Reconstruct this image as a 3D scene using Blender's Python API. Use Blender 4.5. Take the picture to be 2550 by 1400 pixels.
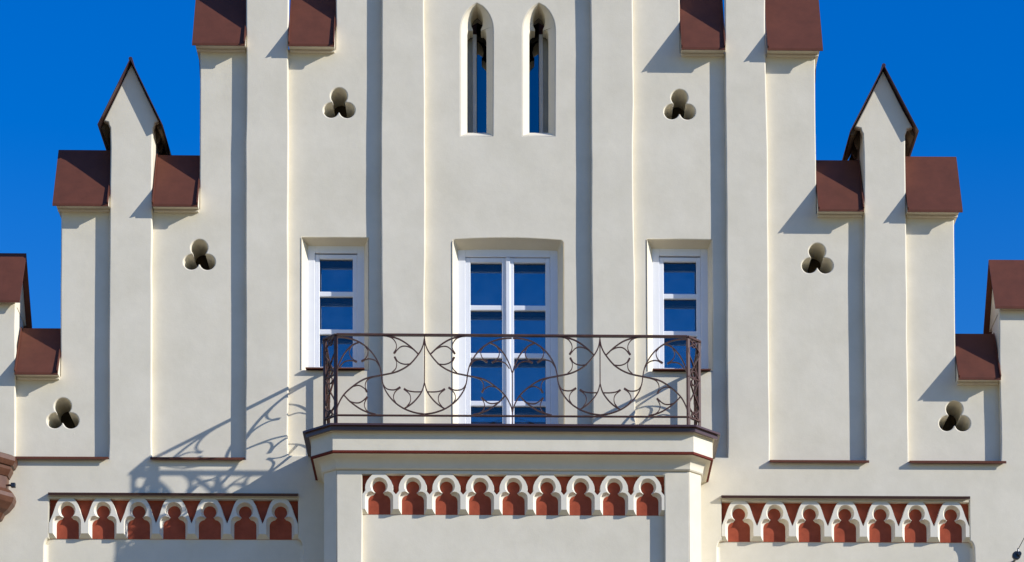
import bpy, bmesh, math, random
import numpy as np
from mathutils import Vector, Matrix, noise

for o in list(bpy.data.objects):
    bpy.data.objects.remove(o)
scene = bpy.context.scene
COL = scene.collection

# ------------------------------------------------------------------ camera
# facade plane: y = 0, x to the right, z up, "p" = metres in front of the facade (y = -p)
FPX, PITCH, YAW, ROLL, PPX, PPY, DIST = 7000.0, 0.04966, 0.02873, -0.0045, 1475.2, 3021.0, 30.5
Fv = Vector((math.sin(YAW) * math.cos(PITCH), math.cos(YAW) * math.cos(PITCH), math.sin(PITCH)))
R0 = Vector((math.cos(YAW), -math.sin(YAW), 0)); U0 = R0.cross(Fv)
Rv = R0 * math.cos(ROLL) + U0 * math.sin(ROLL)
Uv = U0 * math.cos(ROLL) - R0 * math.sin(ROLL)
CAMP = Vector((0, -DIST, 1.6))
cd = bpy.data.cameras.new('camera')
cam = bpy.data.objects.new('camera', cd)
COL.objects.link(cam)
cd.sensor_fit = 'HORIZONTAL'
cd.sensor_width = 36.0
cd.lens = 36.0 * FPX / 2550.0
cd.shift_x = (1275.0 - PPX) / 2550.0
cd.shift_y = (PPY - 700.0) / 2550.0
cd.clip_start = 0.1
cd.clip_end = 5000
M = Matrix.Identity(4)
for i in range(3):
    M[i][0] = Rv[i]; M[i][1] = Uv[i]; M[i][2] = -Fv[i]; M[i][3] = CAMP[i]
cam.matrix_world = M
scene.camera = cam

# ------------------------------------------------------------------ sky, sun, exposure
SUN = Vector((2.285, -1.0, 1.178)).normalized()
EL = math.asin(SUN.z)
AZ = math.atan2(SUN.x, SUN.y)
w = bpy.data.worlds.new('World'); scene.world = w; w.use_nodes = True
nt = w.node_tree; nt.nodes.clear()
sky = nt.nodes.new('ShaderNodeTexSky'); sky.sky_type = 'NISHITA'; sky.sun_disc = False
sky.sun_elevation = EL; sky.sun_rotation = AZ
sky.altitude = 1200; sky.air_density = 2.0; sky.dust_density = 0.0; sky.ozone_density = 8.0
hs = nt.nodes.new('ShaderNodeHueSaturation'); hs.inputs['Saturation'].default_value = 1.34; hs.inputs['Hue'].default_value = 0.526
bg = nt.nodes.new('ShaderNodeBackground'); bg.inputs['Strength'].default_value = 0.132
wo = nt.nodes.new('ShaderNodeOutputWorld')
nt.links.new(sky.outputs[0], hs.inputs['Color']); nt.links.new(hs.outputs[0], bg.inputs[0]); nt.links.new(bg.outputs[0], wo.inputs[0])
sd = bpy.data.lights.new('sun', 'SUN'); sd.energy = 4.2; sd.angle = math.radians(0.53); sd.color = (1.0, 0.965, 0.925)
so = bpy.data.objects.new('sun', sd); COL.objects.link(so)
so.rotation_euler = SUN.to_track_quat('Z', 'Y').to_euler(); so.location = (30, -20, 40)
scene.view_settings.view_transform = 'Standard'
scene.view_settings.look = 'None'
scene.view_settings.exposure = 0.32
scene.view_settings.gamma = 1.0
scene.view_settings.use_curve_mapping = False
scene.render.engine = 'CYCLES'
scene.cycles.max_bounces = 8
scene.cycles.diffuse_bounces = 5
scene.cycles.use_denoising = True

# ------------------------------------------------------------------ helpers
def un(px, py, p):
    "point of the plane p metres in front of the facade seen at a measured photo position -> (x, z)"
    d = Fv + Rv * ((px - PPX) / FPX) + Uv * ((PPY - py) / FPX)
    q = CAMP + d * ((-p - CAMP.y) / d.y)
    return q.x, q.z
def X(px, py, p=0.0): return un(px, py, p)[0]
def Z(px, py, p=0.0): return un(px, py, p)[1]

def link(name, mesh, mat, parent=None, loc=(0, 0, 0)):
    o = bpy.data.objects.new(name, mesh)
    COL.objects.link(o)
    o.location = loc
    if mat is not None and len(mesh.materials) == 0:
        mesh.materials.append(mat)
    if parent is not None:
        o.parent = parent
    return o

def smooth(mesh, ang=40):
    for f in mesh.polygons: f.use_smooth = True
    try: mesh.set_sharp_from_angle(angle=math.radians(ang))
    except Exception: pass
    return mesh

def prism(poly, p0, p1, holes=(), bevel=0.0, res=2):
    "polygon in (x, z) pulled from p0 (front) to p1 (back), arrises rounded by bevel"
    cu = bpy.data.curves.new('tmp', 'CURVE')
    cu.dimensions = '2D'; cu.fill_mode = 'BOTH'
    for loop in [poly] + list(holes):
        s = cu.splines.new('POLY'); s.points.add(len(loop) - 1)
        for k, (a, b) in enumerate(loop): s.points[k].co = (a, b, 0, 1)
        s.use_cyclic_u = True
    cu.extrude = max((p0 - p1) / 2 - bevel, 0.0005)
    cu.bevel_depth = bevel; cu.bevel_resolution = res; cu.offset = -bevel
    ob = bpy.data.objects.new('tmp', cu); COL.objects.link(ob)
    dg = bpy.context.evaluated_depsgraph_get()
    me = bpy.data.meshes.new_from_object(ob.evaluated_get(dg))
    bpy.data.objects.remove(ob); bpy.data.curves.remove(cu)
    me.materials.clear()
    mid = (p0 + p1) / 2
    for v in me.vertices:
        x, y, z = v.co
        v.co = (x, -(mid + z), y)
    return me

def wob(poly, amp=0.0045, seg=0.30, seed=0.0):
    "hand-trowelled plaster: long edges are not quite straight"
    out = []
    n = len(poly)
    for i in range(n):
        a = Vector(poly[i]); b = Vector(poly[(i + 1) % n])
        L = (b - a).length
        out.append(tuple(a))
        k = int(L / seg)
        if k < 2: continue
        d = (b - a) / L; nn = Vector((-d.y, d.x))
        for j in range(1, k):
            q = a + d * (L * j / k)
            s = noise.noise(Vector((q.x * 0.9 + seed, q.y * 0.75, i * 3.7 + seed))) * 1.6 + noise.noise(Vector((q.x * 2.6, q.y * 2.4 + seed, i * 1.3))) * 0.7
            out.append(tuple(q + nn * amp * s))
    return out

def box(bm, x0, x1, y0, y1, z0, z1):
    vs = [bm.verts.new(c) for c in ((x0, y0, z0), (x1, y0, z0), (x1, y1, z0), (x0, y1, z0), (x0, y0, z1), (x1, y0, z1), (x1, y1, z1), (x0, y1, z1))]
    for f in ((0, 3, 2, 1), (4, 5, 6, 7), (0, 1, 5, 4), (1, 2, 6, 5), (2, 3, 7, 6), (3, 0, 4, 7)):
        bm.faces.new([vs[i] for i in f])

def mesh_of(bm, bevel=0.0, seg=2):
    bmesh.ops.recalc_face_normals(bm, faces=bm.faces)
    if bevel:
        bmesh.ops.bevel(bm, geom=list(bm.edges), offset=bevel, segments=seg, affect='EDGES', profile=0.5)
    me = bpy.data.meshes.new('m'); bm.to_mesh(me); bm.free()
    return me

def box_mesh(x0, x1, p0, p1, z0, z1, bevel=0.0, seg=2):
    bm = bmesh.new(); box(bm, x0, x1, -p0, -p1, z0, z1)
    return mesh_of(bm, bevel, seg)

def strip_mesh(loops, closed=True, cap_first=False, cap_last=False):
    "quads between successive loops of 3-D points"
    bm = bmesh.new()
    rows = [[bm.verts.new(c) for c in l] for l in loops]
    n = len(rows[0])
    for a, b in zip(rows[:-1], rows[1:]):
        for i in range(n if closed else n - 1):
            j = (i + 1) % n
            try: bm.faces.new((a[i], a[j], b[j], b[i]))
            except ValueError: pass
    if cap_first: bm.faces.new(rows[0])
    if cap_last: bm.faces.new(rows[-1][::-1])
    bmesh.ops.remove_doubles(bm, verts=bm.verts, dist=1e-6)
    return mesh_of(bm)

def profile_mesh(prof, x0, x1):
    "profile polygon in (p, z) pulled along x"
    bm = bmesh.new()
    a = [bm.verts.new((x0, -p, z)) for p, z in prof]
    b = [bm.verts.new((x1, -p, z)) for p, z in prof]
    n = len(prof)
    for i in range(n):
        j = (i + 1) % n
        bm.faces.new((a[i], a[j], b[j], b[i]))
    bm.faces.new(a); bm.faces.new(b[::-1])
    return mesh_of(bm)

def catmull(pts, sub=7):
    P = [Vector(p) for p in pts]
    if len(P) == 2: return [tuple(P[0].lerp(P[1], t / 2)) for t in range(3)]
    P = [P[0] * 2 - P[1]] + P + [P[-1] * 2 - P[-2]]
    out = []
    for i in range(1, len(P) - 2):
        for k in range(sub):
            t = k / sub
            a, b, c, d = P[i - 1], P[i], P[i + 1], P[i + 2]
            out.append(tuple(0.5 * ((2 * b) + (c - a) * t + (2 * a - 5 * b + 4 * c - d) * t * t + (3 * b - a - 3 * c + d) * t ** 3)))
    out.append(tuple(P[-2]))
    return out

def bar_mesh(pts, wd=0.013, dp=0.022, flare=0.0, sub=7, straight=False):
    "flat iron bar bent along a path in local (x, z); dp is its depth in y"
    q = [Vector(p) for p in (pts if straight else catmull(pts, sub))]
    bm = bmesh.new(); rows = []
    n = len(q)
    for i, c in enumerate(q):
        t = (q[min(i + 1, n - 1)] - q[max(i - 1, 0)])
        t.normalize(); nn = Vector((-t.y, t.x))
        h = wd / 2
        if flare and i > n - 4: h = wd / 2 + flare * (i - (n - 4)) / 3
        rows.append([bm.verts.new((c.x + nn.x * s * h, e * dp / 2, c.y + nn.y * s * h)) for s, e in ((1, -1), (1, 1), (-1, 1), (-1, -1))])
    for a, b in zip(rows[:-1], rows[1:]):
        for i in range(4):
            bm.faces.new((a[i], a[(i + 1) % 4], b[(i + 1) % 4], b[i]))
    bm.faces.new(rows[0]); bm.faces.new(rows[-1][::-1])
    return mesh_of(bm)

# ------------------------------------------------------------------ materials
def mat_base(name):
    m = bpy.data.materials.new(name); m.use_nodes = True
    n = m.node_tree.nodes; l = m.node_tree.links
    b = n['Principled BSDF']
    return m, n, l, b

def mottled(name, c1, c2, rough, scale=2.0, bump=0.0, bscale=40.0, bump2=0.0, b2scale=2.0, metallic=0.0, spec=0.5, dist=0.01, pits=0.0):
    m, n, l, b = mat_base(name)
    g = n.new('ShaderNodeNewGeometry')
    t = n.new('ShaderNodeTexNoise'); t.inputs['Scale'].default_value = scale; t.inputs['Detail'].default_value = 7; t.inputs['Roughness'].default_value = 0.70
    l.new(g.outputs['Position'], t.inputs['Vector'])
    r = n.new('ShaderNodeValToRGB')
    r.color_ramp.elements[0].position = 0.33; r.color_ramp.elements[1].position = 0.68
    r.color_ramp.elements[0].color = (*c1, 1); r.color_ramp.elements[1].color = (*c2, 1)
    l.new(t.outputs['Fac'], r.inputs[0]); l.new(r.outputs[0], b.inputs['Base Color'])
    b.inputs['Roughness'].default_value = rough
    b.inputs['Metallic'].default_value = metallic
    b.inputs['Specular IOR Level'].default_value = spec
    last = None
    for st, sc, di in ((bump2, b2scale, dist * 4), (bump, bscale, dist)):
        if st <= 0: continue
        t2 = n.new('ShaderNodeTexNoise'); t2.inputs['Scale'].default_value = sc; t2.inputs['Detail'].default_value = 5
        l.new(g.outputs['Position'], t2.inputs['Vector'])
        bp = n.new('ShaderNodeBump'); bp.inputs['Strength'].default_value = st; bp.inputs['Distance'].default_value = di
        l.new(t2.outputs['Fac'], bp.inputs['Height'])
        if last is not None: l.new(last, bp.inputs['Normal'])
        last = bp.outputs[0]
    if pits > 0:
        vo = n.new('ShaderNodeTexVoronoi'); vo.inputs['Scale'].default_value = 1.1
        l.new(g.outputs['Position'], vo.inputs['Vector'])
        mr = n.new('ShaderNodeMapRange'); mr.inputs[1].default_value = 0.0; mr.inputs[2].default_value = 0.012; mr.inputs[3].default_value = 1.0; mr.inputs[4].default_value = 0.0
        l.new(vo.outputs['Distance'], mr.inputs[0])
        bp = n.new('ShaderNodeBump'); bp.inputs['Strength'].default_value = pits; bp.inputs['Distance'].default_value = 0.006
        l.new(mr.outputs[0], bp.inputs['Height'])
        if last is not None: l.new(last, bp.inputs['Normal'])
        last = bp.outputs[0]
    if last is not None: l.new(last, b.inputs['Normal'])
    return m

PLASTER = mottled('cream_plaster', (0.690, 0.632, 0.490), (0.770, 0.708, 0.562), 0.9, 1.9, 0.11, 60, 0.18, 3.2, spec=0.2, dist=0.006, pits=0.4)
STUCCO = mottled('moulded_stucco', (0.74, 0.69, 0.56), (0.78, 0.73, 0.60), 0.85, 6, 0.08, 60, spec=0.3, dist=0.004)
METAL = mottled('brown_sheet_metal', (0.108, 0.041, 0.026), (0.140, 0.050, 0.031), 0.55, 6.0, 0.12, 160, 0.12, 3.0, spec=0.12, dist=0.002)
IRON = mottled('brown_wrought_iron', (0.064, 0.031, 0.021), (0.100, 0.050, 0.036), 0.34, 14, 0.1, 120, spec=0.28, dist=0.001)
TERRA = mottled('terracotta_red_paint', (0.30, 0.066, 0.034), (0.42, 0.095, 0.048), 0.85, 9, 0.12, 120, spec=0.08, dist=0.002)
WHITE = mottled('white_window_paint', (0.78, 0.79, 0.80), (0.82, 0.83, 0.84), 0.42, 5, spec=0.5)
WOOD = mottled('weathered_soffit_board', (0.085, 0.06, 0.035), (0.16, 0.115, 0.07), 0.85, 7, 0.3, 40, dist=0.004)
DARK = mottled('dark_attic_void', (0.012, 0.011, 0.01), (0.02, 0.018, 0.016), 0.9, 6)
VOID = mottled('brown_shade_backing', (0.035, 0.024, 0.012), (0.06, 0.042, 0.022), 0.9, 6)  # brown-black colour stands in for the shade deep in the trefoil openings
COPPER = mottled('brown_copper', (0.085, 0.034, 0.018), (0.13, 0.056, 0.032), 0.34, 10, 0.05, 60, spec=0.3, metallic=0.0, dist=0.002)
STEEL = mottled('dark_steel', (0.03, 0.033, 0.04), (0.06, 0.065, 0.075), 0.28, 30, metallic=0.6)
GREYF = mottled('grey_window_frame', (0.42, 0.41, 0.34), (0.50, 0.49, 0.41), 0.6, 8)
MULL = mottled('grey_mullion', (0.66, 0.66, 0.64), (0.74, 0.74, 0.72), 0.6, 8)
PAVING = mottled('street_paving', (0.19, 0.140, 0.075), (0.27, 0.20, 0.11), 0.9, 0.6, 0.3, 20, dist=0.01)
COPING = mottled('shaded_brown_coping_metal', (0.058, 0.027, 0.024), (0.075, 0.036, 0.033), 0.30, 3.0, 0.1, 120, spec=0.55, dist=0.002)  # darker copy of the brown sheet metal, shade on the edges put into the colour
REDLINE = mottled('dark_red_edge_paint', (0.125, 0.024, 0.015), (0.155, 0.031, 0.02), 0.7, 8, spec=0.1)
SHADESASH = mottled('shade_dark_inner_sash', (0.02, 0.02, 0.022), (0.035, 0.034, 0.036), 0.8, 8, spec=0.1)  # near-black colour stands in for the unlit space between the casements
TILE = mottled('roof_tile', (0.16, 0.06, 0.04), (0.24, 0.09, 0.06), 0.8, 4)

def glass_mat(name, refl, body=None):
    m, n, l, b = mat_base(name)
    n.remove(b)
    out = n['Material Output']
    gl = n.new('ShaderNodeBsdfGlossy'); gl.inputs['Roughness'].default_value = 0.015
    gl.inputs['Color'].default_value = (0.95, 0.97, 1.0, 1)
    if body is None:
        di = n.new('ShaderNodeBsdfTransparent'); di.inputs['Color'].default_value = (0.86, 0.9, 0.92, 1)
    else:
        di = n.new('ShaderNodeBsdfDiffuse')
        g0 = n.new('ShaderNodeNewGeometry'); t0 = n.new('ShaderNodeTexNoise'); t0.inputs['Scale'].default_value = 7.0; t0.inputs['Detail'].default_value = 4
        r0 = n.new('ShaderNodeValToRGB'); r0.color_ramp.elements[0].position = 0.35; r0.color_ramp.elements[1].position = 0.7
        r0.color_ramp.elements[0].color = (*[c * 0.15 for c in body], 1); r0.color_ramp.elements[1].color = (*[c * 3.4 for c in body], 1)
        l.new(g0.outputs['Position'], t0.inputs['Vector']); l.new(t0.outputs['Fac'], r0.inputs[0]); l.new(r0.outputs[0], di.inputs['Color'])
    mx = n.new('ShaderNodeMixShader')
    lw = n.new('ShaderNodeLayerWeight'); lw.inputs['Blend'].default_value = 0.25
    ma = n.new('ShaderNodeMath'); ma.operation = 'MULTIPLY_ADD'; ma.inputs[1].default_value = 0.5; ma.inputs[2].default_value = refl
    l.new(lw.outputs['Fresnel'], ma.inputs[0]); l.new(ma.outputs[0], mx.inputs[0])
    g = n.new('ShaderNodeNewGeometry')
    t = n.new('ShaderNodeTexNoise'); t.inputs['Scale'].default_value = 3.0; t.inputs['Detail'].default_value = 1
    l.new(g.outputs['Position'], t.inputs['Vector'])
    bp = n.new('ShaderNodeBump'); bp.inputs['Strength'].default_value = 0.06; bp.inputs['Distance'].default_value = 0.01
    l.new(t.outputs['Fac'], bp.inputs['Height']); l.new(bp.outputs[0], gl.inputs['Normal'])
    l.new(di.outputs[0], mx.inputs[1]); l.new(gl.outputs[0], mx.inputs[2]); l.new(mx.outputs[0], out.inputs[0])
    return m
GLASS = glass_mat('window_glass', 0.04)
INNER = glass_mat('inner_pane_glass', 0.37, (0.040, 0.040, 0.044))
SLITG = glass_mat('lancet_glass', 0.20, (0.004, 0.005, 0.006))

# ------------------------------------------------------------------ ground
gm = bpy.data.meshes.new('ground')
gm.from_pydata([(-2000, -2000, 0), (2000, -2000, 0), (2000, 2000, 0), (-2000, 2000, 0)], [], [(0, 1, 2, 3)])
g_ = link('ground', gm, PAVING); g_['kind'] = 'structure'

# ------------------------------------------------------------------ the building
B = bpy.data.objects.new('gabled_building', None); COL.objects.link(B)
B['label'] = 'cream stepped-gable building with brown metal copings, pinnacles and a wrought-iron balcony'
B['category'] = 'building'
REC = -0.078            # plane of the recessed panels
BACK = -0.55            # back of the gable wall
EAVE = 0.085            # front edge of the sheet-metal copings
HALF = 6.9

def eave_z(px, py): return Z(px, py, EAVE)
zL0, zL3, zL2a, zL2b, zL1a, zL1b = eave_z(20, 752), eave_z(95, 933), eave_z(205, 507), eave_z(440, 509), eave_z(550, 106), eave_z(776, 110)
zR0, zR3, zR2a, zR2b, zR1a, zR1b = eave_z(2520, 760), eave_z(2436, 936), eave_z(2320, 523), eave_z(2094, 523), eave_z(1974, 124), eave_z(1750, 118)
z0 = (zL0 + zR0) / 2; z3 = (zL3 + zR3) / 2; z2 = (zL2a + zL2b + zR2a + zR2b) / 4; z1 = (zL1a + zL1b + zR1a + zR1b) / 4
zT = z1 + 1.82; zC = zT + 0.9
zSill = (Z(271, 1143) + Z(2262, 1150) + Z(610, 1145) + Z(1920, 1150)) / 4
zP3 = (Z(740, 1138) + Z(1800, 1135)) / 2
ZT = 11.466                                                 # top of the balcony coping

xs = {}
for k, (px, py) in dict(a=(38, 1000), b=(272, 800), c=(379, 800), d=(612, 700), e=(718, 600), f=(950, 500), g=(1058, 400),
                        G=(1472, 400), F=(1579, 500), E=(1809, 600), D=(1913, 700), Cc=(2153, 800), Bb=(2259, 800), A=(2491, 1000)).items():
    xs[k] = X(px, py)
s152, s498, s836 = X(152, 650, REC), X(498, 300, REC), X(836, 60, REC)
S152, S498, S836 = X(2377, 650, REC), X(2031, 300, REC), X(1693, 60, REC)

# pinnacle gable measurements (front verge plane)
VER = 0.08
def pinn(apx, apy, exl, exr, ey, wl, wr):
    ax, az = un(apx, apy, VER)
    return dict(ax=ax, az=az, el=X(exl, ey, VER), er=X(exr, ey, VER), ez=Z(apx, ey, VER), wl=wl, wr=wr)
PIN_L = pinn(322, 141, 240, 403, 318, xs['b'], xs['c'])
PIN_R = pinn(2200, 163, 2113, 2284, 318, xs['Cc'], xs['Bb'])
for P in (PIN_L, PIN_R):
    P['ax'] = (P['wl'] + P['wr']) / 2 - 0.004
    hw = (P['er'] - P['el']) / 2
    P['el'], P['er'] = P['ax'] - hw, P['ax'] + hw
azm = (PIN_L['az'] + PIN_R['az']) / 2; PIN_L['az'] = PIN_R['az'] = azm
ezm = (PIN_L['ez'] + PIN_R['ez']) / 2; PIN_L['ez'] = PIN_R['ez'] = ezm

def gable_pts(P, left_first=True):
    k = (P['az'] - P['ez']) / (P['er'] - P['ax'])     # slope
    t = 0.018                                           # under the sheet
    zs = P['ez'] + 0.075
    xo = P['er'] - (zs - P['ez']) / k - t / math.sin(math.atan(k))
    xl = 2 * P['ax'] - xo
    zt = P['az'] - t * 2.0
    right = [(P['ax'], zt), (xo, zs), (P['wr'] + 0.022, zs - 0.015), (P['wr'] + 0.015, zs - 0.05), (P['wr'], zs - 0.075)]
    left = [(P['wl'], zs - 0.075), (P['wl'] - 0.015, zs - 0.05), (P['wl'] - 0.022, zs - 0.015), (xl, zs)]
    return left + right

z9 = 8.4
facing = [(-HALF, 0.0), (-HALF, z0), (xs['a'], z0), (xs['a'], zSill), (xs['b'], zSill)] + gable_pts(PIN_L) + \
         [(xs['c'], zSill), (xs['d'], zSill), (xs['d'], zT + 0.2), (xs['e'], zT + 0.2), (xs['e'], zP3), (xs['f'], zP3), (xs['f'], zC), (xs['g'], zC), (xs['g'], zP3),
          (xs['G'], zP3), (xs['G'], zC), (xs['F'], zC), (xs['F'], zP3), (xs['E'], zP3), (xs['E'], zT + 0.2), (xs['D'], zT + 0.2), (xs['D'], zSill), (xs['Cc'], zSill)] + \
         gable_pts(PIN_R) + [(xs['Bb'], zSill), (xs['A'], zSill), (xs['A'], z0), (HALF, z0), (HALF, 0.0)]
zFr = (Z(430, 1236) + Z(2105, 1246)) / 2                    # top of the side friezes (under their ledge)
fL = (X(122, 1300), X(742, 1300)); fR = (X(1797, 1300), X(2414, 1300))
zW = Z(430, 1340)
WD = 0.05
def widening(a, b):
    lf = [(a - WD, z9)] + [(a - WD * math.sin(t * math.pi / 12), zW - 0.10 + 0.10 * math.cos(t * math.pi / 12)) for t in range(6, -1, -1)]
    rt = [(b + WD * math.sin(t * math.pi / 12), zW - 0.10 + 0.10 * math.cos(t * math.pi / 12)) for t in range(0, 7)] + [(b + WD, z9)]
    return lf + [(a, zFr), (b, zFr)] + rt
fh = [widening(a, b) for a, b in (fL, fR)]
me = prism(wob(facing, 0.0085, 0.22), 0.0, REC - 0.002, [wob(h, 0.004, seed=5) for h in fh], bevel=0.014, res=2)
link('pilaster_facing', me, PLASTER, B)

# ---- recessed wall plane with its openings
def trefoil(cx, cz, s=1.0):
    pts = []
    lobes = [(0.0, 0.108, 0.094), (-0.087, -0.052, 0.086), (0.089, -0.052, 0.088)]
    for i in range(84):
        th = 2 * math.pi * i / 84
        d = Vector((math.cos(th), math.sin(th)))
        r = 0.054
        for lx, lz, lr in lobes:
            c = Vector((lx, lz)); b = d.dot(c); q = b * b - c.length_squared + lr * lr
            if b > 0 and q > 0: r = max(r, b + math.sqrt(q))
        pts.append((cx + d.x * r * s, cz + d.y * r * s))
    for _ in range(2):                                   # soften the cusps, as trowelled by hand
        q = []
        for i in range(len(pts)):
            a, b, c = Vector(pts[i - 1]), Vector(pts[i]), Vector(pts[(i + 1) % len(pts)])
            q.append(tuple(a * 0.25 + b * 0.5 + c * 0.25))
        pts = q
    return pts
TREF = [(844, 263), (1692, 267), (496, 641), (2035, 650), (156, 1036), (2377, 1043)]
tref_c = [un(px, py, REC) for px, py in TREF]

def rect_px(l, r, t, b, p): # measured at an opening's own plane
    my = (t + b) / 2
    return (X(l, my, p), X(r, my, p), Z((l + r) / 2, b, p), Z((l + r) / 2, t, p))
def rloop(x0, x1, za, zb, arch=0.0, rad=0.0, n=7):
    "closed loop from bottom left, up, over a slightly cambered head, down"
    pts = [(x0, za)]
    if rad > 0:
        for k in range(n):
            a = math.pi - (math.pi / 2) * k / (n - 1)
            pts.append((x0 + rad + rad * math.cos(a), zb - arch - rad + rad * math.sin(a)))
    else: pts.append((x0, zb - arch))
    if arch > 0:
        for k in range(1, n):
            t = k / n
            pts.append((x0 + rad + (x1 - x0 - 2 * rad) * t, zb - arch + arch * 4 * t * (1 - t)))
    if rad > 0:
        for k in range(n):
            a = math.pi / 2 - (math.pi / 2) * k / (n - 1)
            pts.append((x1 - rad + rad * math.cos(a), zb - arch - rad + rad * math.sin(a)))
    else: pts.append((x1, zb - arch))
    pts.append((x1, za))
    return pts
FRP = -0.235            # plane of the window frames
wl_o = rect_px(751, 917, 592, 918, REC); wr_o = rect_px(1612, 1773, 597, 920, REC)
wl_i = rect_px(767, 907, 613, 915, FRP); wr_i = rect_px(1625, 1763, 620, 917, FRP)
do_o = (X(1127, 800, REC), X(1403, 800, REC), ZT - 0.005, Z(1265, 593, REC))
do_i = (X(1141, 800, FRP), X(1389, 800, FRP), ZT - 0.005, Z(1265, 622, FRP))
wl_i = (wl_i[0], wl_i[1], Z(838, 914, -0.02), wl_i[3]); wr_i = (wr_i[0], wr_i[1], Z(1693, 917, -0.02), wr_i[3])
wl_o = (wl_o[0], wl_o[1], wl_i[2] - 0.014, wl_o[3]); wr_o = (wr_o[0], wr_o[1], wr_i[2] - 0.014, wr_o[3])
loop_wl = rloop(*wl_o); loop_wr = rloop(*wr_o); loop_do = rloop(*do_o, arch=0.022, rad=0.035)
OUT_H = [(40, 338), (40, 120), (40, 86), (40, 78), (39.8, 72), (39.3, 66), (38.5, 60), (36, 50), (31.5, 39), (25, 28), (14.5, 16.5), (0, 8)]
INN_H = [(24, 331), (24, 120), (24, 86), (22, 76.5), (16, 74.5), (10.5, 78), (10, 73.5), (14, 65), (15.5, 52), (13.5, 37), (8, 23), (0, 13)]
def lancet(cpx, half_path, p):
    r = [(cpx + a, b) for a, b in half_path]; l = [(cpx - a, b) for a, b in half_path[:-1]]
    return [un(a, b, p) for a, b in r + l[::-1]]
LP = -0.17              # plane of the lancet tracery
lanc = []
for cpx in (1187.5, 1342):
    cx = X(cpx, 200, REC)
    lanc.append((cx, lancet(cpx, OUT_H, REC)))
base = [(-HALF, z9 - 1), (-HALF, z0 + 0.02), (xs['a'] - 0.012, z0 + 0.02), (xs['a'] - 0.012, z3 + 0.02), (s152, z3 + 0.02), (s152, z2 + 0.02), (s498, z2 + 0.02), (s498, z1 + 0.02),
        (s836, z1 + 0.02), (s836, zT), (xs['g'], zT), (xs['g'] + 0.3, zC - 0.1), (xs['G'] - 0.3, zC - 0.1), (xs['G'], zT), (S836, zT), (S836, z1 + 0.02),
        (S498, z1 + 0.02), (S498, z2 + 0.02), (S152, z2 + 0.02), (S152, z3 + 0.02), (xs['A'] + 0.012, z3 + 0.02), (xs['A'] + 0.012, z0 + 0.02), (HALF, z0 + 0.02), (HALF, z9 - 1)]
holes = [trefoil(*c) for c in tref_c] + [wob(loop_wl, 0.003), wob(loop_wr, 0.003, seed=3), wob(loop_do, 0.003)] + [l for _, l in lanc]
me = prism(wob(base, 0.004, seed=9), REC, BACK, holes, bevel=0.013, res=3)
link('wall', me, PLASTER, B)
# lower storeys behind the facing and the back of the house
link('lower_wall', box_mesh(-HALF + 0.01, HALF - 0.01, REC - 0.004, -0.6, 0.0, z9 - 0.9), PLASTER, B)
for k, (cx, cz) in enumerate(tref_c):
    link('opening_shade_plate', box_mesh(cx - 0.22, cx + 0.22, -0.53, -0.548, cz - 0.2, cz + 0.26), VOID, B)  # added plate closing the opening, its dark colour is painted shade

# ---- rounded plaster fillets at the widened panels under the friezes
def fillet(xe, sgn, za, zb, par, pfront=0.0, r=0.030, pback=REC):
    n = 7; rows = []
    for zq in (za, zb):
        row = []
        for i in range(n + 1):
            a = math.pi / 2 * i / n
            row.append((xe + sgn * (r - r * math.cos(a)) - sgn * 0.002, -(pback + 0.0012 + r - r * math.sin(a)), zq))
        rows.append(row)
    link('fillet', smooth(strip_mesh(rows, closed=False), 60), PLASTER, par)
# ---- main roof behind the gable
rz0, rz1 = z3 - 0.45, zT - 0.1
me = bpy.data.meshes.new('main_roof')
me.from_pydata([(-6.2, 0.85, rz0), (0, 0.85, rz1), (6.2, 0.85, rz0), (-6.2, 9.0, rz0), (0, 9.0, rz1), (6.2, 9.0, rz0)], [],
               [(0, 1, 4, 3), (1, 2, 5, 4), (0, 2, 1), (3, 4, 5), (0, 3, 5, 2)])
link('main_roof', me, TILE, B)

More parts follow.
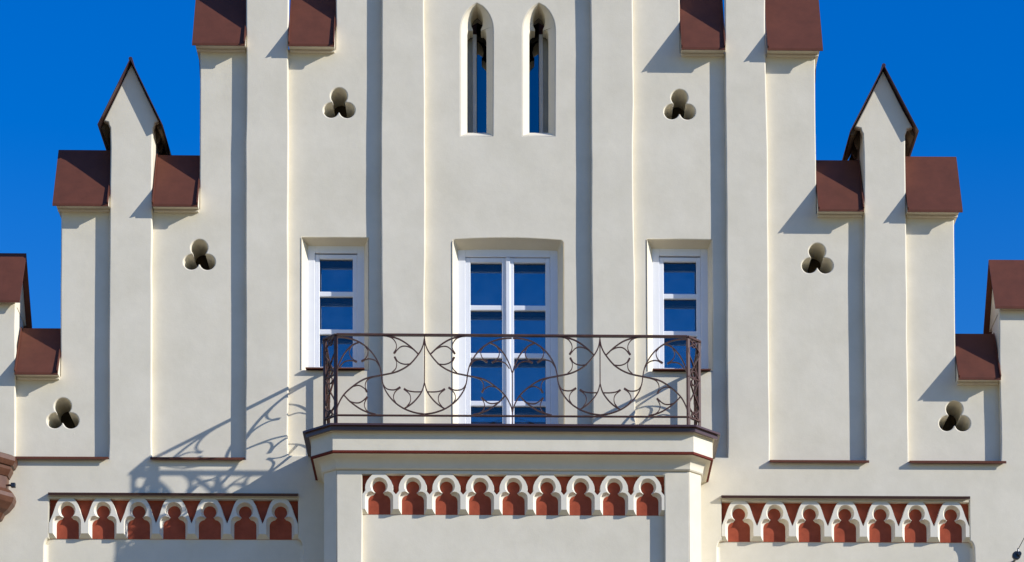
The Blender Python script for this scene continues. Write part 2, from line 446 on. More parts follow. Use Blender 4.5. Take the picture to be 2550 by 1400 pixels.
# ---- sheet-metal copings on the steps
RIDGE, BEAVE = -0.31, -0.71
def coping(x0, x1, ze, zr, abutL=True, abutR=True, ov=0.03):
    oL = 0 if abutL else ov; oR = 0 if abutR else ov
    a0, a1 = x0 - oL + 0.004, x1 + oR - 0.004
    front = [(EAVE, ze - 0.022), (EAVE, ze + 0.004), (RIDGE, zr), (RIDGE, zr - 0.03), (EAVE - 0.014, ze - 0.004), (EAVE - 0.010, ze - 0.022)]
    back = [(RIDGE - 0.0005, zr - 0.002), (BEAVE, ze + 0.004), (BEAVE, ze - 0.022), (BEAVE + 0.012, ze - 0.022), (RIDGE - 0.0005, zr - 0.03)]
    bm = bmesh.new()
    for prof in (front, back):
        a = [bm.verts.new((a0, -p, z)) for p, z in prof]; b = [bm.verts.new((a1, -p, z)) for p, z in prof]
        n = len(prof)
        for i in range(n): bm.faces.new((a[i], a[(i + 1) % n], b[(i + 1) % n], b[i]))
        bm.faces.new(a); bm.faces.new(b[::-1])
    c = link('coping', mesh_of(bm), METAL, B)
    link('gable_block', profile_mesh([(EAVE - 0.02, ze - 0.001), (RIDGE, zr - 0.035), (BEAVE + 0.02, ze - 0.001)], x0 + 0.006, x1 - 0.006), PLASTER, c)
    link('cornice', box_mesh(x0 + 0.01, x1 - 0.01, REC + 0.035, REC - 0.01, ze - 0.026, ze - 0.002, 0.006), PLASTER, c)
    sl = Vector((EAVE - RIDGE, ze - zr)).normalized(); nn = Vector((-sl.y, sl.x)) * 0.034
    for ab, xx in ((abutL, a0), (abutR, a1 - 0.012)):
        if ab:
            q = [(EAVE, ze), (RIDGE, zr), (RIDGE + nn.x * 0.4, zr + nn.y * 0.6), (EAVE + nn.x, ze + nn.y)]
            link('flashing', profile_mesh(q, xx, xx + 0.012), METAL, c)
    return c
def ridge_z(px, py): return Z(px, py, RIDGE)
OV = 0.075
coping(-HALF, xs['a'], z0, (ridge_z(30, 635) + ridge_z(2500, 643)) / 2, False, False, 0.062)
coping(xs['A'], HALF, z0, (ridge_z(30, 635) + ridge_z(2500, 643)) / 2, False, False, 0.062)
rz3 = (ridge_z(100, 823) + ridge_z(2430, 826)) / 2
coping(xs['a'], s152, z3, rz3); coping(S152, xs['A'], z3, rz3)
rz2a = (ridge_z(205, 371) + ridge_z(2320, 393)) / 2; rz2b = (ridge_z(440, 385) + ridge_z(2090, 401)) / 2
coping(s152 - OV + 0.03, xs['b'], z2, rz2a, False, True); coping(xs['Bb'], S152 + OV - 0.03, z2, rz2a, True, False)
coping(xs['c'], s498, z2, rz2b); coping(S498, xs['Cc'], z2, rz2b)
rz1 = z1 + (rz2a - z2)
coping(s498 - OV + 0.03, xs['d'], z1, rz1, False, True); coping(xs['D'], S498 + OV - 0.03, z1, rz1, True, False)
coping(xs['e'], s836, z1, rz1); coping(S836, xs['E'], z1, rz1)
coping(s836 - OV + 0.03, xs['f'], zT, zT + 0.62, False, True); coping(xs['F'], S836 + OV - 0.03, zT, zT + 0.62, True, False)

# ---- pinnacles
def pinnacle(P):
    k = (P['az'] - P['ez']) / (P['er'] - P['ax'])
    pr_ = P
    zs = P['ez']
    tz = P['az'] - 0.08
    zwi = P['ez'] + (P['er'] - P['ax'] - (P['wr'] - P['wl']) / 2) * k - 0.03
    poly = [(P['wl'] + 0.006, z2 - 0.1), (P['wl'] + 0.006, zwi), (P['ax'], P['az'] - 0.05), (P['wr'] - 0.006, zwi), (P['wr'] - 0.006, z2 - 0.1)]
    c = link('pinnacle', prism(poly, REC + 0.01, -0.34), PLASTER, B)
    link('boarding', prism([(x + (0.012 if x > P['ax'] else -0.012) * (z < zs + 0.1), z) for x, z in poly], -0.3401, -0.86), WOOD, c)
    t = 0.009
    n_ = Vector((math.sin(math.atan(k)), math.cos(math.atan(k))))
    for s in (-1, 1):
        q = [(P['ax'], P['az']), (P['ax'] + s * (P['er'] - P['ax']), P['ez']),
             (P['ax'] + s * (P['er'] - P['ax'] - n_.x * t), P['ez'] - n_.y * t + 0.004), (P['ax'], P['az'] - t / n_.y)]
        q = [(a + s * 0.0006, b) for a, b in q]
        link('roof_slope', prism(q, VER, -0.92), COPING, c)
        # boarded soffit following the slope, and small brackets
        wx = (P['wr'] - P['wl']) / 2
        e = P['er'] - P['ax'] - n_.x * t - 0.010
        zi = P['ez'] - n_.y * t + 0.022
        zw = zi + (e - wx + 0.02) * k
        th_ = 0.050
        q = [(P['ax'] + s * (wx - 0.02), zw - 0.002), (P['ax'] + s * e, zi - 0.002), (P['ax'] + s * (e - n_.x * th_ * 0.8), zi - n_.y * th_ + 0.02), (P['ax'] + s * (wx - 0.02), zw - th_ / n_.y)]
        link('soffit_board', prism(q, -0.079, -0.84), WOOD, c)
        for pp in (-0.30, -0.55, -0.76):
            q2 = [(P['ax'] + s * (wx - 0.004), zi - 0.05), (P['ax'] + s * (wx + 0.02), zi - 0.05), (P['ax'] + s * (wx + 0.055), zi + 0.03), (P['ax'] + s * (wx - 0.004), zw - th_ / n_.y - 0.03)]
            link('bracket', prism(q2, pp, pp - 0.05), WOOD, c)
    bm = bmesh.new()
    bmesh.ops.create_cone(bm, cap_ends=True, segments=10, radius1=0.022, radius2=0.022, depth=0.99,
                          matrix=Matrix.Translation((P['ax'], 0.4275, P['az'] - 0.004)) @ Matrix.Rotation(math.pi / 2, 4, 'X'))
    link('ridge_roll', mesh_of(bm), COPING, c)
pinnacle(PIN_L); pinnacle(PIN_R)

# ---- sloping sheet-metal sills at the feet of the outer panels
for a, b, ex in ((xs['a'] - 0.01, xs['b'], 0.0), (xs['c'] - 0.01, xs['d'] - 0.005, 0.0), (xs['D'], xs['Cc'] + 0.03, 0), (xs['Bb'] + 0.01, xs['A'] + 0.05, 0)):
    link('sill_flashing', profile_mesh([(REC - 0.01, zSill + 0.035), (0.052, zSill + 0.004), (0.052, zSill - 0.022), (0.044, zSill - 0.022), (0.044, zSill - 0.004), (REC - 0.01, zSill + 0.024)], a, b), METAL, B)

# ------------------------------------------------------------------ windows
def quad_frame(x0, x1, za, zb, w, p0, p1, wb=None, bev=0.004):
    bm = bmesh.new(); wb = w if wb is None else wb
    box(bm, x0, x0 + w, -p0, -p1, za, zb); box(bm, x1 - w, x1, -p0, -p1, za, zb)
    box(bm, x0 + w, x1 - w, -p0 + 0.0007, -p1 - 0.0007, zb - w, zb - 0.0005); box(bm, x0 + w, x1 - w, -p0 + 0.0007, -p1 - 0.0007, za + 0.0005, za + wb)
    return mesh_of(bm, bev, 1)
def reveal(lo, li, pi, parent, name='reveal'):
    a = [(x, -REC - 0.008, z) for x, z in lo]; b = [(x, -pi, z) for x, z in li]
    n = min(len(a), len(b))
    o = link(name, smooth(strip_mesh([a, b], closed=False), 35), PLASTER, parent)
    return o

def inner_sash(par, gx0, gx1, gz0, gz1, bars, mt):
    "second casement a hand's breadth behind the outer one, as in old box windows"
    q = FRP - 0.155
    bm = bmesh.new()
    box(bm, gx0 - 0.10, gx0 - 0.012, -q, -q + 0.04, gz0 - 0.1, gz1 + 0.16); box(bm, gx1 + 0.012, gx1 + 0.10, -q, -q + 0.04, gz0 - 0.1, gz1 + 0.16)
    box(bm, gx0 - 0.012, gx1 + 0.012, -q + 0.001, -q + 0.039, gz1 - 0.03, gz1 + 0.15)
    for zc in bars: box(bm, gx0 - 0.012, gx1 + 0.012, -q + 0.002, -q + 0.038, zc - 0.012, zc + mt * 0.8)
    link('inner_sash', mesh_of(bm, 0.005, 1), SHADESASH, par)
    link('inner_pane', box_mesh(gx0 - 0.09, gx1 + 0.09, q - 0.02, q - 0.026, gz0 - 0.09, gz1 + 0.15), INNER, par)
    bm = bmesh.new()                              # lining of the box between the casements
    box(bm, gx0 - 0.13, gx0 - 0.10, -FRP + 0.07, -q + 0.04, gz0 - 0.1, gz1 + 0.18); box(bm, gx1 + 0.10, gx1 + 0.13, -FRP + 0.07, -q + 0.04, gz0 - 0.1, gz1 + 0.18)
    box(bm, gx0 - 0.10, gx1 + 0.10, -FRP + 0.071, -q + 0.039, gz1 + 0.15, gz1 + 0.18)
    link('box_lining', mesh_of(bm), SHADESASH, par)

def small_window(o, i, pxl, rows, sillpx):
    x0, x1, za, zb = i
    win = link('window', quad_frame(x0 - 0.01, x1 + 0.01, za - 0.03, zb + 0.01, 0.088, FRP, FRP - 0.07), WHITE, B)
    s = 0.080
    link('sash', quad_frame(x0 + s, x1 - s, za + 0.035, zb - s - 0.012, 0.047, FRP - 0.012, FRP - 0.06), WHITE, win)
    gx0, gx1 = x0 + s + 0.047, x1 - s - 0.047
    gz0, gz1 = za + 0.035 + 0.047, zb - s - 0.012 - 0.047
    h = (gz1 - gz0)
    mt = 0.058
    hp = (h - 2 * mt) / 3
    for k in (1, 2):
        zc = gz0 + hp * k + mt * (k - 1)
        link('muntin', box_mesh(gx0 - 0.004, gx1 + 0.004, FRP - 0.018, FRP - 0.055, zc, zc + mt, 0.008), WHITE, win)
    for k in range(3):
        zc = gz0 + (hp + mt) * k
        tilt = (0.002, -0.001, 0.001)[k]
        m_ = bpy.data.meshes.new('pane')
        m_.from_pydata([(gx0, -(FRP - 0.046), zc), (gx1, -(FRP - 0.046) + tilt, zc), (gx1, -(FRP - 0.046) + tilt, zc + hp), (gx0, -(FRP - 0.046), zc + hp),
                        (gx0, -(FRP - 0.052), zc), (gx1, -(FRP - 0.052) + tilt, zc), (gx1, -(FRP - 0.052) + tilt, zc + hp), (gx0, -(FRP - 0.052), zc + hp)], [],
                       [(0, 1, 2, 3), (7, 6, 5, 4), (0, 4, 5, 1), (1, 5, 6, 2), (2, 6, 7, 3), (3, 7, 4, 0)])
        link('pane', m_, GLASS, win)
    inner_sash(win, gx0, gx1, gz0, gz1, [gz0 + hp * k + mt * (k - 1) for k in (1, 2)], mt)
    link('sill', profile_mesh([(FRP - 0.02, za + 0.022), (REC + 0.055, za - 0.004), (REC + 0.055, za - 0.019), (REC + 0.050, za - 0.019), (REC + 0.050, za - 0.012), (FRP - 0.02, za + 0.012)], x0 - 0.012, x1 + 0.012), METAL, win)
    reveal(rloop(*o), rloop(*i), FRP - 0.002, win)
    return win
small_window(wl_o, wl_i, None, None, None)
small_window(wr_o, wr_i, None, None, None)

def balcony_door():
    x0, x1, za, zb = do_i
    d = link('balcony_door', quad_frame(x0 - 0.012, x1 + 0.012, za - 0.02, zb + 0.012, 0.094, FRP, FRP - 0.08), WHITE, B)
    mid = (x0 + x1) / 2
    s = 0.084
    top = zb - s - 0.004
    P1 = FRP - 0.014
    for sg in (-1, 1):
        a, b = (x0 + s, mid - 0.014) if sg < 0 else (mid + 0.014, x1 - s)
        lw = 0.052
        leaf = link('leaf', quad_frame(a, b, za + 0.02, top, lw, P1, P1 - 0.055, wb=0.145), WHITE, d)
        gx0, gx1 = a + lw, b - lw
        gz0, gz1 = za + 0.165, top - lw
        mt = 0.058; hp = (gz1 - gz0 - 3 * mt) / 4
        for k in (1, 2, 3):
            zc = gz0 + hp * k + mt * (k - 1)
            link('muntin', box_mesh(gx0 - 0.004, gx1 + 0.004, P1 - 0.006, P1 - 0.05, zc, zc + mt, 0.008), WHITE, d)
        for k in range(4):
            zc = gz0 + (hp + mt) * k
            tilt = sg * (0.002, 0.001, -0.0015, 0.0015)[k]
            m_ = bpy.data.meshes.new('pane')
            y = -(P1 - 0.036)
            m_.from_pydata([(gx0, y, zc), (gx1, y + tilt, zc), (gx1, y + tilt, zc + hp), (gx0, y, zc + hp), (gx0, y + .006, zc), (gx1, y + .006 + tilt, zc), (gx1, y + .006 + tilt, zc + hp), (gx0, y + .006, zc + hp)], [],
                           [(0, 1, 2, 3), (7, 6, 5, 4), (0, 4, 5, 1), (1, 5, 6, 2), (2, 6, 7, 3), (3, 7, 4, 0)])
            link('pane', m_, GLASS, d)
        inner_sash(d, gx0, gx1, gz0, gz1, [gz0 + hp * k + mt * (k - 1) for k in (1, 2, 3)], mt)
    link('astragal', box_mesh(mid - 0.024, mid + 0.024, P1 + 0.018, P1 - 0.03, za + 0.02, top, 0.006), WHITE, d)
    li = rloop(x0, x1, za, zb, arch=0.008, rad=0.02)
    reveal(loop_do, li, FRP - 0.002, d)
balcony_door()

def lancet_window(cx, lo, cpx, sgn):
    win = bpy.data.objects.new('lancet_window', None); COL.objects.link(win); win.parent = B
    ho = OUT_H + OUT_H[:-1][::-1]; hi = INN_H + INN_H[:-1][::-1]
    bp = []
    for k_, ((oa, ob), (ia, ib)) in enumerate(zip(ho, hi)):
        dist = min(math.hypot(ia - qa, (ib - qb) * (1.0 if ib < 100 else 0.0) ) for qa, qb in [((1 - t) * OUT_H[j][0] + t * OUT_H[j + 1][0], (1 - t) * OUT_H[j][1] + t * OUT_H[j + 1][1]) for j in range(1, len(OUT_H) - 1) for t in (0, .25, .5, .75)] + [(0, 8)]) if ib < 100 else 16.0
        bp.append(REC - 0.10 * min(dist, 32) / 16.0)
    LB = -0.42
    a = [(x, -REC + 0.004, z) for x, z in lo]
    sg = [1] * len(INN_H) + [-1] * (len(INN_H) - 1)
    b = []
    for (ia, ib), s_, p_ in zip(hi, sg, bp):
        x, z = un(cpx + s_ * ia, ib, p_); b.append((x, -p_, z))
    li = [(x, z) for x, y, z in b]
    c = [(x, -LB, z) for x, z in li]
    link('reveal', smooth(strip_mesh([a, b]), 50), PLASTER, win)
    link('cusped_head', smooth(strip_mesh([b, c]), 35), PLASTER, win)
    zb, zt = li[0][1], max(z for _, z in li)
    gp = -0.70
    # dark splayed chamber behind the cusps
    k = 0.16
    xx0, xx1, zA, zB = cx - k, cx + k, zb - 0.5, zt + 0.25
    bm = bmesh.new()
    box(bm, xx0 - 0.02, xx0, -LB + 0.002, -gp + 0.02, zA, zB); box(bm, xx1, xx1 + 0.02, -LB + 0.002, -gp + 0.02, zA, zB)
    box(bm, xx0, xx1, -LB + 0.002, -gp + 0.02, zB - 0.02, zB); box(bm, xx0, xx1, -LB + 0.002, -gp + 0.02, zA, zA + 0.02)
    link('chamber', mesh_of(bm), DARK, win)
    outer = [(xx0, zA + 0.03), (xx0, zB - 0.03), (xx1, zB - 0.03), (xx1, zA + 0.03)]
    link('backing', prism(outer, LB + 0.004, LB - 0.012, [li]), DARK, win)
    m0 = cx - sgn * 0.030
    zTF = Z(cpx, 82, LB)
    so_ = (xx0, m0 - 0.024) if sgn > 0 else (m0 + 0.024, xx1)
    gl_ = (m0 + 0.024, xx1) if sgn > 0 else (xx0, m0 - 0.024)
    link('frame', box_mesh(m0 - 0.024, m0 + 0.024, LB - 0.03, LB - 0.08, zA + 0.02, zTF, 0.006), MULL, win)
    link('shutter_panel', box_mesh(so_[0], so_[1], LB - 0.05, LB - 0.08, zA + 0.02, zTF), GREYF, win)
    link('pane', box_mesh(gl_[0], gl_[1], gp, gp - 0.008, zA + 0.02, zB - 0.02), SLITG, win)
lancet_window(lanc[0][0], lanc[0][1], 1187.5, 1)
lancet_window(lanc[1][0], lanc[1][1], 1342, -1)

# ------------------------------------------------------------------ balcony and bay
CX = 0.037
BOFF = 0.255
PF0, PC0 = 1.063, 0.79
pb = PF0 - BOFF
PCB = pb - 0.125
TOPC = (-1.900, 1.991, -2.211, 2.267)
BAYC = (X(838, 1300, pb), X(1717, 1300, pb), X(807, 1300, PCB), X(1746, 1300, PCB))
def plan(off, z):
    "canted plan; off = 0 at the coping edge, BOFF at the bay walls"
    t = off / BOFF
    xl_, xr_, sl_, sr_ = [a + (b - a) * t for a, b in zip(TOPC, BAYC)]
    pf = PF0 - off; pc = PC0 + (PCB - PC0) * t
    return [(sl_, 0.10, z), (sl_, -pc, z), (xl_, -pf, z), (xr_, -pf, z), (sr_, -pc, z), (sr_, 0.10, z)]
bal = link('balcony', strip_mesh([plan(0.0, ZT), plan(0.0, ZT - 0.020), plan(0.034, ZT - 0.023), plan(0.036, ZT - 0.064), plan(0.075, ZT - 0.060)], closed=False, cap_first=True), COPING, B)
zsb = (Z(784, 1197) + Z(1764, 1206)) / 2                     # underside of the slab
zsb = ZT - 0.285
link('slab', strip_mesh([plan(0.05, ZT - 0.058), plan(0.10, ZT - 0.058), plan(0.10, zsb + 0.022), plan(0.3, zsb + 0.022)], closed=False), PLASTER, bal)
link('drip_edge', strip_mesh([plan(0.097, zsb + 0.024), plan(0.094, zsb), plan(0.128, zsb - 0.002), plan(0.13, zsb + 0.01)], closed=False), REDLINE, bal)
cove = []
for k in range(9):
    t = k / 8
    a = t * math.pi / 2
    cove.append(plan(0.125 + (BOFF - 0.03 - 0.125) * math.sin(a) , zsb - 0.002 - 0.100 * (1 - math.cos(a))))
zcb = zsb - 0.102
cove += [plan(BOFF - 0.03, zcb - 0.002), plan(BOFF - 0.028, zcb - 0.022), plan(BOFF - 0.018, zcb - 0.034), plan(BOFF - 0.001, zcb - 0.038)]
link('cove_moulding', smooth(strip_mesh(cove, closed=False), 28), PLASTER, bal)

bay = bpy.data.objects.new('oriel_bay', None); COL.objects.link(bay); bay.parent = B
top, bot = plan(BOFF, zcb - 0.036), plan(BOFF, z9 - 3)
for seg, nm in (((0, 1, 2), 'side_wall'), ((3, 4, 5), 'side_wall')):
    pts = [[top[i] for i in seg], [bot[i] for i in seg]]
    if seg[0] == 0: pts = [[(top[i]) for i in seg], [(bot[i]) for i in seg]]
    link(nm, strip_mesh(pts, closed=False), PLASTER, bay)
xl, xr = top[2][0], top[3][0]
RB = pb - 0.072
bx0, bx1 = X(902, 1300, pb), X(1655, 1300, pb)
zbf = Z(1276, 1182, pb)
me = prism(wob([(xl, z9 - 3), (xl, zcb - 0.037), (xr, zcb - 0.037), (xr, z9 - 3)], 0.002), pb, RB - 0.002, [wob([(bx0, z9 - 2), (bx0, zbf), (bx1, zbf), (bx1, z9 - 2)], 0.004, seed=2)], bevel=0.010)
link('front_frame', me, PLASTER, bay)
link('front_panel', box_mesh(xl + 0.02, xr - 0.02, RB, RB - 0.1, z9 - 2.9, zbf + 0.06), PLASTER, bay)
link('floor_slab', strip_mesh([plan(BOFF + 0.02, z9 - 2.98)], closed=False, cap_first=True) if False else box_mesh(xl, xr, RB - 0.1, 0, z9 - 3, z9 - 2.9), PLASTER, bay)

# ------------------------------------------------------------------ arcaded friezes
def arch_mesh(kind, pitch, sc, depth):
    "one cusped arch; local x across, z down from the top of the arch; front at y=0"
    hp = pitch / 2
    if kind == 'bay':
        outer = [(0, 0), (16, 0.5), (23, 8), (29.5, 16.5), (33.5, 26), (34.5, 35), (33.5, 41), (39, 48), (hp, 51)]
    else:
        outer = [(0, 0), (15, 0.3), (20, 3), (26, 13), (30, 24), (34, 37), (39, 50), (42.5, 59), (hp, 62)]
    cz = 29.5
    def inner(rc, neck, sh, shz, bz):
        pts = []
        a0 = math.asin(min(neck / rc, 0.999))
        pts += [(sh, bz), (sh, shz + 13), (sh - 1.2, shz + 8), (sh - 4.5, shz + 3.5), (sh - 9.0, shz + 0.8), ((sh - 9 + neck) / 2, shz - 0.6)]
        for k in range(11):
            a = a0 + (math.pi - a0) * k / 10
            pts.append((rc * math.sin(a), cz + rc * math.cos(a)))
        return pts
    fi = inner(21.5, 14.5, 35, 44, 88)
    bi = inner(15.8, 8.5, 27.5, 49.5, 97.5)
    fo = outer + [(hp, 88)]
    # slightly larger outline at the back so that the sides are chamfered
    bo = [(min(x + 1.5, hp) if 0 < x < hp else x, z) for x, z in outer] + [(hp, 97.5)]
    bm = bmesh.new()
    def side(s):
        conv = lambda q, y: [bm.verts.new((s * x * sc, y, -z * sc)) for x, z in q]
        edge = 0.008
        # arris: an extra loop just behind the front
        FO = conv(fo, edge * 0.0); FI = conv(fi, 0.0)
        BO = conv(bo, depth); BI = conv(bi, depth)
        # mid loop rounds the inner moulding
        mi = [((a[0] * 0.62 + b[0] * 0.38), (a[1] * 0.62 + b[1] * 0.38)) for a, b in zip(fi, bi)]
        MI = conv(mi, depth * 0.55)
        # front face
        f = FO + FI            # (top .. outer bottom) + (inner bottom .. inner top)
        bm.faces.new(f if s > 0 else f[::-1])
        for A_, B_ in ((FO, BO), (FI, MI), (MI, BI)):
            for i in range(len(A_) - 1):
                bm.faces.new((A_[i], A_[i + 1], B_[i + 1], B_[i]))
        bm.faces.new((FO[-1], FI[0], MI[0], BI[0], BO[-1]))
    side(1); side(-1)
    bmesh.ops.remove_doubles(bm, verts=bm.verts, dist=1e-5)
    # remove the inner faces where halves meet (none) and fix normals
    bmesh.ops.recalc_face_normals(bm, faces=bm.faces)
    me = bpy.data.meshes.new('arch'); bm.to_mesh(me); bm.free()
    return smooth(me, 42)

def frieze(kind, x0, x1, ztop, n, pf, depth, parent, label):
    pitch = (x1 - x0) / n
    pxp = 83.6 if kind == 'bay' else 88.4
    sc = pitch / pxp
    fr = bpy.data.objects.new('arcade_frieze', None); COL.objects.link(fr); fr.parent = parent
    fr['label'] = label
    me = arch_mesh(kind, pxp, sc, depth - 0.001)
    for k in range(n):
        link('arch', me, STUCCO, fr, (x0 + pitch * (k + 0.5), -pf + 0.0015, ztop))
    link('red_panel', box_mesh(x0 - 0.01, x1 + 0.01, pf - depth + 0.0008, pf - depth - 0.02, ztop - 97.5 * sc, ztop + 0.05), TERRA, fr)
    return fr, sc
fr, sc_ = frieze('bay', bx0, bx1, zbf + 0.0, 9, pb, 0.070, B, 'nine cusped arches on red ground under the balcony')
for (a, b), lab in ((fL, 'seven cusped arches on red ground left of the bay'), (fR, 'seven cusped arches on red ground right of the bay')):
    fr, sc_ = frieze('side', a, b, zFr - 0.022, 7, 0.0, 0.072, B, lab)
    fillet(a - WD, 1, z9, zW - 0.06, fr, r=0.045); fillet(b + WD, -1, z9, zW - 0.06, fr, r=0.045)
    link('ledge', box_mesh(a + 0.003, b - 0.003, -0.004, -0.0765, zFr - 0.022, zFr + 0.002), PLASTER, fr)
    link('drip_cap', profile_mesh([(-0.03, zFr + 0.045), (0.056, zFr + 0.026), (0.046, zFr + 0.000), (0.040, zFr + 0.000), (0.046, zFr + 0.016), (-0.03, zFr + 0.03)], a - 0.004, b + 0.004), COPING, fr)

# ------------------------------------------------------------------ wrought-iron railing
rail = bpy.data.objects.new('balcony_railing', None); COL.objects.link(rail); rail.parent = B
RP = 1.005
zBot = Z(1276, 1036, RP)
UC = X(1056, 930, RP)
def zp(zx, zy):           # photo detail coordinates -> local unit coordinates (x from the unit's middle bar, z above lower rail)
    x, z = un(640 + zx / 2.5, 560 + zy / 2.5, RP)
    return (x - UC, z - zBot)
main = [
    [(497, 700), (540, 702), (590, 712), (640, 733), (690, 770), (728, 815), (758, 870), (772, 925), (780, 980), (800, 1035), (845, 1095), (905, 1140), (975, 1168), (1040, 1179)],
    [(493, 1170), (505, 1120), (540, 1058), (600, 1003), (675, 958), (778, 936), (868, 915), (945, 872), (1003, 806), (1030, 755), (1040, 700)],
    [(775, 689), (830, 696), (890, 716), (950, 756), (1003, 806)],
    [(540, 1060), (580, 1102), (640, 1145), (690, 1168), (738, 1180)],
    [(497, 912), (512, 862), (545, 800), (590, 752), (636, 730)],
    [(1040, 985), (1025, 1035), (995, 1080), (960, 1115), (915, 1145)],
]
cusps = [
    [(795, 690), (838, 705), (862, 735), (866, 765), (853, 796)], [(998, 802), (965, 772), (925, 756), (890, 762), (856, 796)],
    [(958, 866), (915, 868), (880, 855), (856, 828)], [(838, 920), (862, 895), (868, 862), (859, 828)],
    [(588, 756), (574, 786), (582, 822), (614, 853)], [(512, 890), (538, 857), (575, 845), (614, 850)],
    [(672, 757), (690, 785), (682, 822), (655, 850)], [(760, 880), (735, 846), (695, 835), (655, 846)],
    [(730, 945), (690, 962), (673, 995), (678, 1035)], [(590, 1008), (630, 1000), (660, 1013), (682, 1035)],
    [(545, 1065), (580, 1100), (635, 1108), (682, 1077)], [(712, 1178), (680, 1155), (667, 1120), (682, 1077)],
    [(779, 985), (805, 1020), (850, 1028), (886, 1014)], [(868, 1116), (848, 1080), (856, 1045), (884, 1016)],
    [(1022, 1040), (980, 1040), (945, 1035), (918, 1024)], [(928, 1136), (952, 1100), (950, 1060), (920, 1026)],
]
main_m = [bar_mesh([zp(*q) for q in c], 0.0115, 0.023) for c in main]
cusp_m = [bar_mesh([zp(*q) for q in c], 0.0085, 0.020, flare=0.004) for c in cusps]
tip_m = []
for ca, cb in zip(cusps[0::2], cusps[1::2]):
    ea, eb = Vector(zp(*ca[-1])), Vector(zp(*cb[-1]))
    da = (ea - Vector(zp(*ca[-2]))).normalized() + (eb - Vector(zp(*cb[-2]))).normalized()
    da.normalize(); m0 = (ea + eb) / 2
    tip_m.append(bar_mesh([tuple(m0 - da * 0.030), tuple(m0 + da * 0.012)], 0.019, 0.021, straight=True))
mids_m = bar_mesh([zp(1040, 690), zp(1040, 990)], 0.011, 0.02, straight=True)
def place_half(loc, rz, sx):
    for nm, ms in (('scroll', main_m), ('cusp', cusp_m), ('cusp_tip', tip_m)):
        for m_ in ms:
            o = link(nm, m_, IRON, rail, loc); o.rotation_euler = (0, 0, rz); o.scale = (sx, 1, 1)
half_w = -zp(494, 900)[0]
XL = CX - 1.874; XR = CX + 1.868
half_w = (XR - XL) / 4
kx = half_w / (-zp(494, 900)[0])
for c in (XL + half_w, XL + 3 * half_w):
    for sx in (1, -1): place_half((c, -RP, zBot), 0, sx * kx)
    o = link('baluster', mids_m, IRON, rail, (c, -RP, zBot))
rz = zBot + zp(1040, 690)[1]
PC = RP - 0.152; XSL, XSR = XL - 0.139, XR + 0.139
for xj in (XL + 2 * half_w,):
    link('baluster', bar_mesh([(0, ZT - 0.01 - zBot), (0, zp(497, 905)[1])], 0.011, 0.02, straight=True), IRON, rail, (xj, -RP, zBot))
def rail_bar(a, b, z0_, z1_, wd, nm):
    "straight bar of rectangular section between plan points a and b"
    d = Vector((b[0] - a[0], b[1] - a[1])); L = d.length
    bm = bmesh.new(); box(bm, 0, L, -wd / 2, wd / 2, z0_, z1_)
    o = link(nm, mesh_of(bm, 0.002, 1), IRON, rail, (a[0], a[1], 0)); o.rotation_euler = (0, 0, math.atan2(d.y, d.x)); return o
pts = [(XSL, 0.07), (XSL, -PC), (XL, -RP), (XR, -RP), (XSR, -PC), (XSR, 0.07)]
for a, b in zip(pts[:-1], pts[1:]):
    rail_bar(a, b, rz - 0.006, rz + 0.016, 0.040, 'top_rail')
    rail_bar(a, b, zBot - 0.010, zBot + 0.006, 0.026, 'bottom_rail')
def post(x, p, wx, wp, rz_=0.0, z_top=None):
    bm = bmesh.new(); box(bm, -wx / 2, wx / 2, -wp / 2, wp / 2, ZT - 0.01, z_top or rz - 0.004)
    o = link('post', mesh_of(bm, 0.002, 1), IRON, rail, (x, -p, 0)); o.rotation_euler = (0, 0, rz_)
for s, xf_, xs_ in ((-1, XL, XSL), (1, XR, XSR)):
    post(xf_ + s * 0.012, RP - 0.012, 0.036, 0.014, s * math.radians(40))
    post(xf_ - s * 0.008, RP, 0.012, 0.022)
    post(xs_ - s * 0.004, PC + 0.004, 0.036, 0.014, s * math.radians(40))
    post(xs_, PC - 0.02, 0.016, 0.036)
    post(xs_, 0.02, 0.018, 0.030)
    # side panel: half of the pattern running back to the wall
    ks = (PC + 0.05) / half_w * kx
    o_rot = math.radians(90)
    place_half((xs_, 0.05, zBot), math.radians(90), ks) if False else None
    for nm, ms in (('scroll', main_m), ('cusp', cusp_m), ('cusp_tip', tip_m)):
        for m_ in ms:
            o = link(nm, m_, IRON, rail, (xs_, -PC + 0.03, zBot)); o.rotation_euler = (0, 0, math.radians(-90)); o.scale = ((PC - 0.04) / (half_w / kx), 1, 1)
    # canted corner panel: two crossed bows and small scrolls
    d = Vector((xs_ - xf_, -(PC - RP))); L = d.length; ang = math.atan2(d.y, d.x)
    H = rz - zBot
    def cant(pts_, wd=0.010, dp=0.018, nm='scroll'):
        o = link(nm, bar_mesh(pts_, wd, dp, sub=5), IRON, rail, (xf_, -RP, zBot)); o.rotation_euler = (0, 0, ang)
    m_ = L / 2
    cant([(0.02, H * 0.99), (L * 0.95, H * 0.86), (L * 0.6, H * 0.70), (0.02, H * 0.52)])
    cant([(L - 0.02, H * 0.99), (0.06 * L, H * 0.86), (L * 0.4, H * 0.70), (L - 0.02, H * 0.52)])
    cant([(0.02, H * 0.5), (L * 0.5, H * 0.32), (L * 0.9, H * 0.14), (0.03, H * 0.01)])
    cant([(L - 0.02, H * 0.5), (L * 0.5, H * 0.32), (L * 0.1, H * 0.14), (L - 0.03, H * 0.01)])
    cant([(0, H * 0.51), (L, H * 0.51)], 0.012)
    for cz_ in (0.94, 0.56, 0.46, 0.05):
        ring = [(m_ + 0.034 * math.cos(t * math.pi / 5), H * cz_ + 0.034 * math.sin(t * math.pi / 5)) for t in range(11)]
        cant(ring, 0.009, 0.016, 'ring')

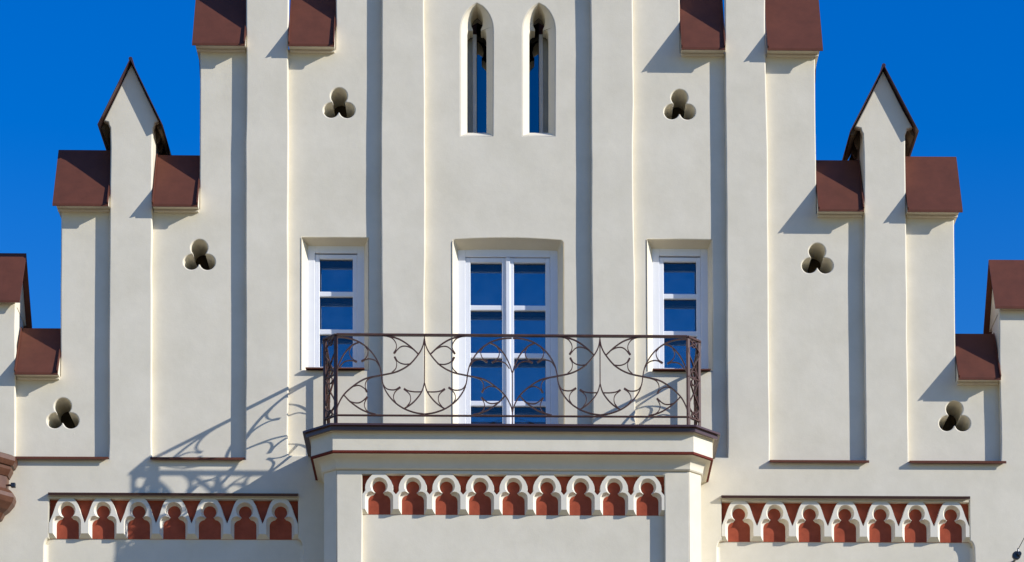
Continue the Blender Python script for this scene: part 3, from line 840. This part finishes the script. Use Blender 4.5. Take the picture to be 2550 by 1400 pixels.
# ------------------------------------------------------------------ copper rainwater hopper at the left edge
hc = X(-44, 1180)
hz = lambda py, p=0.0: Z(10, py, p)
H = bpy.data.objects.new('rainwater_hopper', None); COL.objects.link(H)
H.location = (hc, 0, hz(1290))
H['label'] = 'brown copper rainwater hopper on the wall at the far left edge'; H['category'] = 'hopper'
zb_ = H.location.z
def hsec(w_, z, d=None):
    d = d or w_ * 0.95
    return [(-w_, 0, z), (-w_, -d * 0.45, z), (-w_ * 0.5, -d, z), (w_ * 0.5, -d, z), (w_, -d * 0.45, z), (w_, 0, z)]
zz = lambda py: hz(py) - zb_
def hpart(name, secs, m_=COPPER, capf=False, capl=False):
    return link(name, strip_mesh([hsec(*s) for s in secs], closed=False, cap_first=capf, cap_last=capl), m_, H)
hpart('rim', [(0.345, zz(1144)), (0.385, zz(1150)), (0.385, zz(1160)), (0.36, zz(1171)), (0.34, zz(1172)), (0.335, zz(1180)), (0.30, zz(1195))], capf=True)
hpart('body', [(0.292, zz(1190)), (0.285, zz(1230))])
hpart('bowl', [(0.30, zz(1226)), (0.33, zz(1231)), (0.365, zz(1240)), (0.372, zz(1250)), (0.355, zz(1262)), (0.30, zz(1277)), (0.245, zz(1286))])
hpart('outlet', [(0.25, zz(1285)), (0.22, zz(1298)), (0.12, zz(1311)), (0.09, zz(1316)), (0.08, zz(1900))])
bm = bmesh.new(); bmesh.ops.create_cone(bm, cap_ends=True, segments=12, radius1=0.012, radius2=0.012, depth=0.07, matrix=Matrix.Translation((0.315, -0.12, zz(1217))) @ Matrix.Rotation(math.pi / 2, 4, 'Y'))
link('bolt', mesh_of(bm), COPPER, H)
bm = bmesh.new(); box(bm, 0.335, 0.385, -0.15, -0.10, zz(1223), zz(1212)); link('clamp', mesh_of(bm, 0.006, 2), STEEL, H)

# ------------------------------------------------------------------ cable anchor at the lower right
ax_, az_ = un(2531, 1384, 0.16)
A_ = bpy.data.objects.new('cable_anchor', None); COL.objects.link(A_)
A_.location = (ax_, 0, az_)
A_['label'] = 'dark steel wire clamp bolted to the wall at the lower right corner'; A_['category'] = 'cable anchor'
bm = bmesh.new(); bmesh.ops.create_cone(bm, cap_ends=True, segments=12, radius1=0.014, radius2=0.014, depth=0.18, matrix=Matrix.Translation((0, -0.07, -0.02)) @ Matrix.Rotation(math.pi / 2, 4, 'X'))
link('bolt', mesh_of(bm), STEEL, A_)
bm = bmesh.new(); bmesh.ops.create_cone(bm, cap_ends=True, segments=8, radius1=0.05, radius2=0.05, depth=0.05, matrix=Matrix.Translation((0, -0.16, 0)) @ Matrix.Rotation(math.pi / 2, 4, 'X') @ Matrix.Rotation(0.3, 4, 'Z'))
link('insulator', mesh_of(bm, 0.010, 2), STEEL, A_)
bm = bmesh.new(); bmesh.ops.create_cone(bm, cap_ends=True, segments=8, radius1=0.03, radius2=0.024, depth=0.03, matrix=Matrix.Translation((0.025, -0.20, 0.012)) @ Matrix.Rotation(math.pi / 2, 4, 'X'))
link('nut', mesh_of(bm, 0.003, 1), STEEL, A_)
bm = bmesh.new(); bmesh.ops.create_cone(bm, cap_ends=True, segments=8, radius1=0.012, radius2=0.008, depth=0.04, matrix=Matrix.Translation((0.02, -0.16, 0.062)))
link('ferrule', mesh_of(bm), STEEL, A_)
d = Vector((0.0, -1.0, 0.05)) * 14.0; L = d.length
bm = bmesh.new(); bmesh.ops.create_cone(bm, cap_ends=True, segments=8, radius1=0.0045, radius2=0.0045, depth=L)
o = link('wire', mesh_of(bm), STEEL, A_)
o.location = Vector((0.022, -0.16, 0.075)) + d / 2; o.rotation_euler = d.to_track_quat('Z', 'Y').to_euler()
